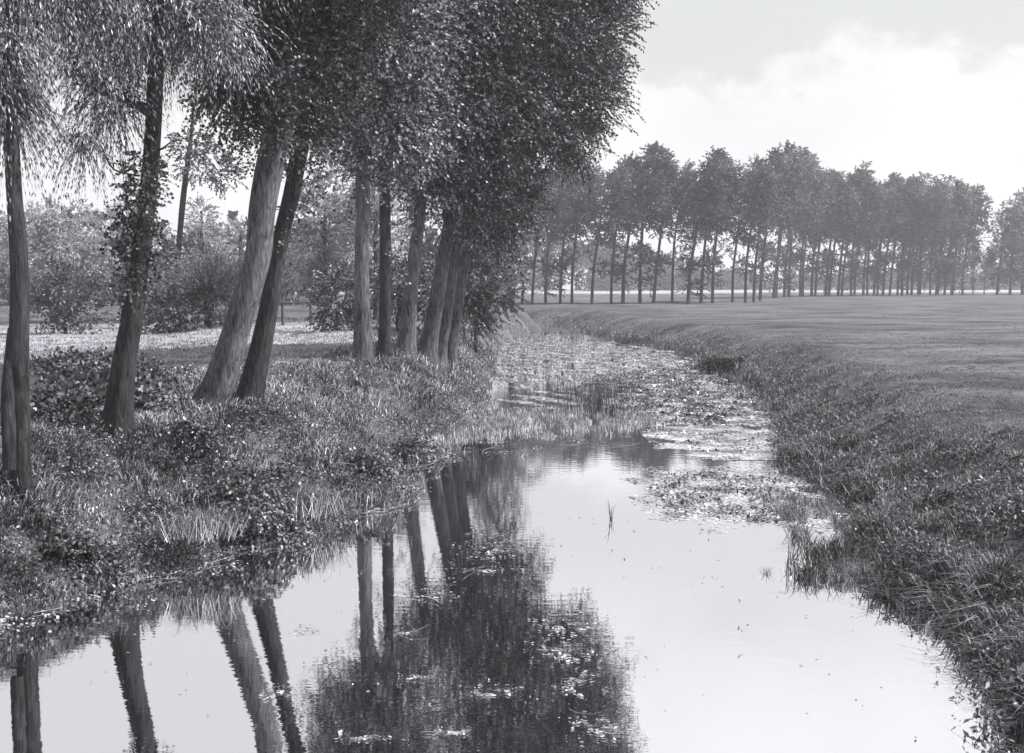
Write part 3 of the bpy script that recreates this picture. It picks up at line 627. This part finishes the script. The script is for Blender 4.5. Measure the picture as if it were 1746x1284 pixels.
# broad-leaved herbs: clumps of leaves
def herb_clumps(name, n, region, size, leaf, mat, label, cat='ground cover', K=9, L=(.15, .35), up=.7, droop=.5, asp=.45, spread=.6):
    x, y, z = region(n); E = []
    P0 = np.stack([x, y, z], 1); nn = len(x)
    reps = 7
    P0 = np.repeat(P0, reps, 0) + R.normal(size=(nn * reps, 3)) * [size, size, size * .2]
    D = norm(sphere_dirs(nn * reps) * .55 + [0, 0, up]); Ln = R.uniform(L[0], L[1], nn * reps); t = (np.arange(K) + .5) / K
    C = P0[:, None] + D[:, None] * Ln[:, None, None] * t[None, :, None]; C[..., 2] -= droop * Ln[:, None] * t ** 2 * .4
    A = norm(sphere_dirs(nn * reps * K).reshape(-1, K, 3) * .9 + D[:, None] * .4)
    V, Q_ = leaf_geo(C.reshape(-1, 3), A.reshape(-1, 3), R.uniform(.6, 1.3, nn * reps * K) * leaf, asp)
    link(name, mesh(name, V, None, Q_, [mat]), kind='stuff', label=label, cat=cat)
def reg(d0, d1, a0, a1, test, zo=0.):
    def f(n):
        x, y = lod(n, d0, d1, a0, a1); z, dl, dr, inn, left, dd = terrain(x, y); m = test(x, y, z, dl, dr, inn, left, dd); return x[m], y[m], z[m] + zo
    return f
herb_clumps('bank_herbs', 13000, reg(9, 30, -.6, .02, lambda x, y, z, dl, dr, inn, left, dd: left & ~inn & (dl < 3.2) & (dd > .1) & (wave(x, y, 1.5, 21) > .05)), .12, .043, M_herb, 'dark nettles and herbs tangled on the left bank')
herb_clumps('ditch_herbs', 8000, reg(14, 25, -.62, -.325, lambda x, y, z, dl, dr, inn, left, dd: left & ~inn & (dd > .5) & (dl > 3.2) & (y > 15.9) & (wave(x, y, 2.5, 22) > -.5)), .2, .085, M_herb, 'broad leaved plants around the small ditch behind the trunks', K=8, L=(.3, .75), asp=.7)
herb_clumps('meadow_bank_herbs', 5200, reg(8, 34, 0, .62, lambda x, y, z, dl, dr, inn, left, dd: ~left & ~inn & (dr < 2.0) & (wave(x, y, 1.7, 23) > .1)), .14, .06, M_meadow, 'herbs tangled in the long grass of the right bank')

herb_clumps('shore_herbs', 5000, reg(9, 26, -.62, .0, lambda x, y, z, dl, dr, inn, left, dd: left & (dl < .5) & ((~inn) | (dl < .1)) & (wave(x, y, 1.1, 27) > .1)), .1, .05, M_herb, 'dark weeds overhanging the left waterline', asp=.35, L=(.08, .2))
herb_clumps('right_shore_herbs', 5000, reg(7, 34, 0, .62, lambda x, y, z, dl, dr, inn, left, dd: ~left & (dr < .7) & ((~inn) | (dr < .1)) & (wave(x, y, .9, 28) > -.3)), .1, .045, M_herb, 'rough dark weeds along the right waterline', asp=.35)
def bramble(label, px, py, zb, rx, rz, n, ls=.06):
    g = G(px, py, zb); zz = zt(g[0], g[1]); E = [(np.array([R.normal() * rx * .5, R.normal() * rx * .35, rz * R.uniform(.3, .8)]), (rx * .5, rx * .4, rz * .45), n / 6) for _ in range(6)]
    V, Q_, mi = crown_geo(E, K=9, L=(.15, .45), ls=ls, asp=.6, droop=.6, out=.5, up=.3, spread=.8, twig=.003, shell=.1)
    link('bramble', mesh('bramble', V, None, Q_, [M_herb, M_twig], mi), None, label, 'shrub', 'dark leafy plants on the left bank', loc=(g[0], g[1], zz - .03))
bramble('largest dark bramble on the near bank, below the leaning pair', 395, 850, .5, .55, .5, 700)
bramble('dark bramble near the shore just below the largest one', 440, 880, .3, .4, .35, 380)
bramble('dark bramble on the bank crest right of the leaning pair', 470, 775, .9, .35, .4, 330)
bramble('dark leafy plant on the bank left of the shallow reeds', 625, 745, .9, .4, .45, 330)
bramble('dark leafy plant by the water left of the narrow weed streaks', 700, 715, .7, .4, .5, 300)
bramble('dark weed on the near bank under the ivy clad second trunk', 150, 900, .6, .35, .3, 320)
bramble('bushy plant against the right side of the second trunk base', 262, 690, 1.1, .4, .6, 380)
bramble('bushy plant at the left foot of the thick leaning trunk', 318, 735, 1.2, .35, .4, 320)

# individual grass tussocks and clumps that stand out
def tussock(name, label, cat, px, py, n, hgt, spread, mat, zbase=None, group=None, wd=.014, lean=(.2, 1.1)):
    g = G(px, py, 0 if zbase is None else zbase); zz = zt(g[0], g[1]) if zbase is None else zbase
    r = np.minimum(np.abs(R.normal(size=n)), 1.8) * spread; a = R.uniform(0, 6.28, n)
    V, T, Q_ = blades(r * np.cos(a), r * np.sin(a), np.full(n, -.06), hgt * R.uniform(.5, 1.1, n), np.full(n, wd), R.uniform(*lean, n))
    link(name, mesh(name, V, T, Q_, [mat]), None, label, cat, group, loc=(g[0], g[1], zz))
GT = 'clumps standing at the water edge'
tussock('sedge_clump', 'largest dark sedge clump standing in water off the right bank', 'sedge', 1415, 960, 420, .5, .26, M_sedge, 0, GT)
tussock('sedge_clump', 'dark sedge tuft on the water side of the right bank, left of the largest clump', 'sedge', 1378, 985, 160, .32, .14, M_sedge, 0, GT)
tussock('sedge_clump', 'sparse thin sedge tuft alone in open water near the right bank', 'sedge', 1305, 978, 30, .2, .045, M_sedge, 0, GT, .007)
tussock('rush_clump', 'upright dark rush clump in the reedy shallows mid river', 'rush', 1022, 706, 40, .75, .10, M_sedge, 0, GT, .02, (.05, .4))
tussock('rush_clump', 'second upright rush clump just right of the first', 'rush', 1042, 712, 34, .6, .1, M_sedge, 0, GT, .018, (.05, .5))
tussock('reed_stalk', 'lone bent reed stalks rising from open water mid river', 'reed', 1043, 886, 7, .42, .02, M_sedge, 0, GT, .012, (.1, .5))
tussock('grass_tussock', 'big arching pale grass tussock at the left shore tip', 'grass', 520, 868, 900, .55, .3, M_grass, .25, GT, .007, (.3, 1.3))
tussock('grass_tussock', 'arching grass tussock at the shore right of the tip tussock', 'grass', 620, 850, 500, .42, .28, M_grass, .1, GT, .008, (.3, 1.3))
tussock('grass_tussock', 'tall arching grass tussock halfway up the bank below the leaning pair', 'grass', 345, 905, 600, .48, .25, M_grass, .4, GT, .006, (.3, 1.3))
def low_shrub(label, px0, px1, py, hgt, n, zb):
    a, b = G(px0, py, zb), G(px1, py - 8, zb); c = (a + b) / 2; zz = zt(c[0], c[1])
    E = [((a + (b - a) * u - c) * [1, 1, 0] + [0, R.normal() * .2, hgt * R.uniform(.2, .6)], (abs(b[0] - a[0]) / 7, .3, hgt * R.uniform(.3, .6)), n / 7) for u in np.linspace(0, 1, 7)]
    V, Q_, mi = crown_geo(E, K=8, L=(.15, .4), ls=.08, asp=.6, out=.6, up=.3, spread=.8, twig=.004, shell=.1)
    link('dark_shrub', mesh('dark_shrub', V, None, Q_, [M_black, M_twig], mi), None, label, 'shrub', 'low dark shrubs on the right bank', loc=(c[0], c[1], zz - .05))
low_shrub('low black shrub on the right bank just above the mottled leaf mat', 1205, 1285, 622, .32, 620, .35)
low_shrub('small dark shrub on the far right bend, beyond the low black one', 1060, 1100, 580, .5, 300, .3)
low_shrub('distant dark shrub at the river narrows, farthest of the three', 925, 975, 584, .6, 300, .1)
# emergent reed bands in the shallows
def px_region(n, poly, z=0.):
    poly = np.array(poly, float); lo, hi = poly.min(0), poly.max(0)
    # sampled over the ground area itself
    W = np.array([G(a, b, z)[:2] for a, b in poly]); lo, hi = W.min(0), W.max(0)
    x = R.uniform(lo[0], hi[0], n); y = R.uniform(lo[1], hi[1], n); m = inside(x + (.3 + .012 * y) * wave(x, y * .7, .9 + .02 * y.mean(), 61) + R.normal(size=n) * .12, y + .5 * wave(x, y * .7, 1.2, 62) + R.normal(size=n) * .3, W); return x[m], y[m]
def emergent(name, n, poly, h, wd, mat, label, thr=-2, lean=(.1, .8), sc=1.5):
    x, y = px_region(n, poly); m = wave(x * 1.0, y * .45, sc, crc(name) % 97) > thr; x, y = x[m], y[m]; k = len(x)
    grass_obj(name, x, y, np.full(k, -.03), h * R.uniform(.4, 1.2, k), np.full(k, wd), R.uniform(*lean, k), mat, label, 'reeds')
emergent('shallow_reeds', 26000, [(660, 800), (640, 770), (700, 735), (860, 700), (1000, 692), (1110, 700), (1130, 722), (1040, 738), (930, 742), (800, 752), (720, 775)], .17, .013, M_reed, 'pale reed grass standing in the shallows before the left bank', -.6)
emergent('mid_channel_reeds', 20000, [(850, 640), (850, 600), (880, 585), (1000, 590), (1100, 598), (1160, 612), (1190, 640), (1080, 650), (980, 655), (880, 660)], .10, .02, M_reed, 'pale reed grass spread across the middle of the channel', 0.)
emergent('narrows_reeds', 9000, [(850, 600), (860, 580), (960, 570), (1060, 585), (1110, 600), (1000, 600)], .12, .035, M_reed, 'distant reeds in the river narrows', -.5)
emergent('upright_rushes', 1600, [(930, 700), (940, 660), (1060, 655), (1080, 710), (1000, 720)], .6, .012, M_sedge, 'thin upright rushes over bright water', -.4, (.02, .25))
emergent('right_shore_reeds', 9000, [(1330, 860), (1400, 850), (1470, 890), (1480, 960), (1540, 1010), (1620, 1040), (1560, 1045), (1450, 1010), (1390, 960), (1400, 900)], .26, .011, M_meadow, 'thin reed grass fringing the right shore', -.1, (.3, 1.3))

# floating leaves
def pads(name, n, poly, size, mat, label, thr=-2, asp=.75, tilt=.12, sc=1.2, z=.006):
    x, y = px_region(n, poly); m = wave(x, y * .6, sc, crc(name[::-1]+label[:9]) % 89 + 3) > thr; x, y = x[m], y[m]; k = len(x)
    a = R.uniform(0, 6.28, k); s = size * R.uniform(.5, 1.3, k); seg = 6; th = np.linspace(0, 2 * math.pi, seg, endpoint=False)
    U = np.stack([np.cos(a), np.sin(a), R.normal(size=k) * tilt], 1); W = np.stack([-np.sin(a), np.cos(a), R.normal(size=k) * tilt], 1)
    C = np.stack([x, y, z + np.abs(R.normal(size=k)) * size * tilt], 1)
    V = C[:, None] + U[:, None] * (np.cos(th)[None, :, None] * s[:, None, None]) + W[:, None] * (np.sin(th)[None, :, None] * s[:, None, None] * asp)
    b = np.arange(k)[:, None] * seg
    Qd = np.concatenate([b + [0, 1, 2, 3], b + [0, 3, 4, 5]])
    link(name, mesh(name, V.reshape(-1, 3), None, Qd, [mat]), kind='stuff', label=label, cat='water plants')
pads('lily_pads', 90000, [(1040, 640), (1180, 620), (1250, 655), (1300, 695), (1312, 722), (1200, 728), (1080, 720), (1000, 690)], .032, M_pad, 'dense mottled floating leaves filling the right of the channel', -1.2)
pads('lily_pads', 32000, [(1095, 740), (1180, 729), (1300, 728), (1322, 750), (1318, 780), (1260, 785), (1160, 770)], .036, M_pad, 'bright tongue of floating leaves reaching the right bank', -2, tilt=.05)
pads('lily_pads', 9000, [(1080, 860), (1120, 800), (1330, 795), (1400, 840), (1450, 880), (1440, 910), (1330, 895), (1200, 892)], .026, M_pad, 'scattered pale floating leaves in bright water by the right bank', -.9, tilt=.08)
pads('lily_pads', 3600, [(1090, 850), (1150, 810), (1320, 800), (1370, 850), (1330, 890), (1200, 885)], .022, M_padd, 'dark upturned leaf edges dotted over bright water', -.4, tilt=.5)
pads('lily_pads', 1200, [(1095, 742), (1300, 730), (1318, 778), (1160, 768)], .028, M_padd, 'dark specks on the bright leaf tongue', -.2, tilt=.5)
pads('lily_pads', 26000, [(1040, 640), (1180, 620), (1300, 695), (1200, 728), (1000, 690)], .034, M_padd, 'dark upturned leaves in the mottled mat', -.3, tilt=.6)
pads('channel_weed', 60000, [(850, 655), (850, 600), (880, 585), (1000, 582), (1100, 592), (1180, 612), (1215, 640), (1100, 655), (980, 662), (880, 668)], .035, M_raft, 'low floating weed patching the middle channel', .0, tilt=.3)
pads('duckweed', 6000, [(850, 690), (900, 668), (1000, 665), (1000, 685), (900, 700)], .035, M_pad, 'pale weed streaks by the left bank shallows', 0)

pads('floating_debris', 130, [(900, 830), (1080, 900), (1300, 930), (1400, 1000), (1560, 1100), (1640, 1250), (1100, 1270), (930, 1000)], .016, M_padd, 'scattered dark leaf bits on the bright open water', -2, asp=.4, tilt=.3)
pads('floating_debris', 160, [(60, 1110), (330, 1020), (560, 940), (880, 900), (930, 1270), (60, 1280)], .014, M_raft, 'scattered pale leaf bits on the dark reflections', -2, asp=.5, tilt=.2)
def raft(label, cx, cy, rx, ry, n, size=.017, straw=1):
    """one small raft of floating leaves and stalks; centre and radii in photo pixels on the water"""
    g = G(cx, cy); ex = abs(G(cx + rx, cy)[0] - g[0]); ey = abs(G(cx, cy - ry)[1] - g[1])
    n = int(n * 2.6); x = R.normal(size=n) * ex * .5; y = R.normal(size=n) * ey * .5; q = wave((x + cx) * .6, y + cy, max(.16, ex * .4), int(cx), 7) > .1; x, y = x[q], y[q]; k = len(x)
    a = R.uniform(0, 6.28, k); s = size * R.uniform(.4, 1.4, k); seg = 6; th = np.linspace(0, 2 * math.pi, seg, endpoint=False)
    U = np.stack([np.cos(a), np.sin(a), R.normal(size=k) * .12], 1); W = np.stack([-np.sin(a), np.cos(a), R.normal(size=k) * .25], 1)
    C = np.stack([x, y, .008 + np.abs(R.normal(size=k)) * size * .25], 1)
    V = (C[:, None] + U[:, None] * (np.cos(th)[None, :, None] * s[:, None, None]) + W[:, None] * (np.sin(th)[None, :, None] * s[:, None, None] * .5)).reshape(-1, 3)
    b = np.arange(k)[:, None] * seg; Qd = np.concatenate([b + [0, 1, 2, 3], b + [0, 3, 4, 5]])
    sv, sq = straws(R.normal(size=straw) * ex * .5, R.normal(size=straw) * ey * .5, .12, .32, wd=.004)
    o = len(V); V = np.concatenate([V, sv]); Q2 = np.concatenate([Qd, sq + o])
    link('floating_raft', mesh('floating_raft', V, None, Q2, [M_raft]), None, label, 'water plants', 'rafts of floating leaves on the dark reflection', 'stuff', loc=(g[0], g[1], 0))
def straws(x, y, l0, l1, ang=None, z=.015, wd=.006, bend=.12):
    n = len(x); a = R.normal(size=n) * .5 + (0 if ang is None else ang); L = R.uniform(l0, l1, n); D = np.stack([np.cos(a), np.sin(a), R.normal(size=n) * .05], 1); N = np.stack([-np.sin(a), np.cos(a), np.zeros(n)], 1)
    C = np.stack([x, y, np.full(n, z) + np.abs(R.normal(size=n)) * .02], 1); seg = 4; t = np.linspace(-.5, .5, seg + 1); bd = R.normal(size=n) * bend
    pts = C[:, None] + D[:, None] * (L[:, None] * t)[:, :, None] + N[:, None] * ((bd * L)[:, None] * (t ** 2 * 4))[:, :, None]
    V = np.stack([pts - N[:, None] * wd, pts + N[:, None] * wd], 2)      # n, seg+1, 2, 3
    b = np.arange(n)[:, None, None] * (seg + 1) * 2 + np.arange(seg)[None, :, None] * 2
    return V.reshape(-1, 3), (b + np.array([0, 1, 3, 2])).reshape(-1, 4)
for a_ in [('largest leaf raft, at the edge of the dark crown reflection', 835, 935, 60, 30, 330), ('thin bright raft line under the largest leaf raft', 830, 972, 70, 6, 120),
           ('leaf raft left of the largest one on dark water', 740, 1010, 45, 22, 120), ('raft straddling bright and dark water right of the reflection', 965, 1065, 60, 16, 230),
           ('loose ragged raft below the straddling one', 960, 1110, 56, 22, 230), ('raft line slanting through the darkest reflection', 845, 1180, 40, 10, 90),
           ('small raft near the bottom left of centre', 770, 1250, 36, 8, 60), ('starry stalk raft at the bottom beside the trunk reflections', 620, 1258, 40, 8, 50),
           ('raft at the bottom right of the dark reflection', 985, 1165, 46, 22, 90), ('ragged raft in the bottom corner of the dark reflection', 1020, 1240, 46, 20, 90),
           ('small twig raft beside the two leaning reflections', 478, 1180, 26, 12, 60), ('small twig raft over the forked trunk reflection', 690, 1080, 24, 6, 30),
           ('weed patch floating off the left shore tip', 520, 1075, 22, 10, 30), ('tiny raft on dark water left of the slanting line', 712, 1155, 26, 5, 28),
           ('dim weed patch in the bright water mid river', 1115, 810, 24, 5, 90)]: raft(*a_)
pads('shore_weed', 9000, [(-150, 1110), (0, 1074), (130, 1036), (300, 990), (440, 944), (560, 908), (690, 880), (730, 868), (700, 850), (560, 885), (450, 918), (300, 966), (130, 1014), (0, 1052), (-150, 1084)], .016, M_raft, 'broken weed and small leaves floating along the left shore', .0, tilt=.3)
pads('shore_weed', 3000, [(690, 850), (680, 790), (800, 745), (960, 742), (1080, 752), (900, 775), (780, 790), (720, 830)], .02, M_raft, 'weed flecks on dark water by the shallows', .35, tilt=.2)
# bleached straw along the shores
def straw_line(label, pts, n, jit=.15, l=(.25, .8)):
    W = np.array([G(a, b)[:2] for a, b in pts]); t = R.uniform(0, len(W) - 1, n); i = np.minimum(t.astype(int), len(W) - 2); f = (t - i)[:, None]
    p = W[i] * (1 - f) + W[i + 1] * f; dirv = W[i + 1] - W[i]; ang = np.arctan2(dirv[:, 1], dirv[:, 0])
    V, Q_ = straws(p[:, 0] + R.normal(size=n) * jit * .5, p[:, 1] + R.normal(size=n) * jit, l[0], l[1], ang)
    link('floating_straw', mesh('floating_straw', V, None, Q_, [M_straw]), kind='stuff', label=label, cat='straw')
straw_line('bleached straw along the near left shore', [(-100, 1090), (0, 1066), (130, 1028), (230, 1002)], 8, .12, (.1, .35))
straw_line('bleached straw along the left shore before the leaning pair', [(230, 1002), (300, 982), (400, 950), (440, 936)], 9, .16, (.1, .35))
straw_line('bright straw at the shore under the tip tussock', [(330, 968), (430, 936), (520, 912), (560, 900)], 16, .14, (.12, .4))
straw_line('straw and stalks by the left shore tip', [(600, 880), (680, 868), (720, 862)], 18, .06, (.15, .45))
straw_line('straw streaks in the dark water mid river', [(700, 790), (800, 775), (900, 762), (1000, 755), (1080, 752)], 30, .6, (.3, 1.0))
straw_line('pale straw at the right shore cove', [(1500, 1015), (1570, 1028), (1640, 1045)], 50, .04)
straw_line('pale streaks at the far narrows', [(900, 570), (940, 574), (1060, 582), (1120, 592)], 60, .8, (1, 3))

# ------------------------------------------------------------------ haze
mh = bpy.data.materials.new('pale haze'); mh.use_nodes = True; nt = mh.node_tree; nt.nodes.clear()
pv = tn(nt, 'ShaderNodeVolumePrincipled', {'Color': (.93, .95, 1, 1), 'Density': .00095, 'Anisotropy': .2})
oh = tn(nt, 'ShaderNodeOutputMaterial'); nt.links.new(pv.outputs[0], oh.inputs['Volume'])
a, b = (-2600, -45, -2), (2600, 4200, 32)
hv = np.array([[x_, y_, z_] for z_ in (a[2], b[2]) for y_ in (a[1], b[1]) for x_ in (a[0], b[0])], float)
hq = np.array([[0, 2, 3, 1], [4, 5, 7, 6], [0, 1, 5, 4], [2, 6, 7, 3], [0, 4, 6, 2], [1, 3, 7, 5]])
if 1: link('haze', mesh('haze', hv, None, hq, [mh]), kind='stuff', label='pale summer haze over the meadow')
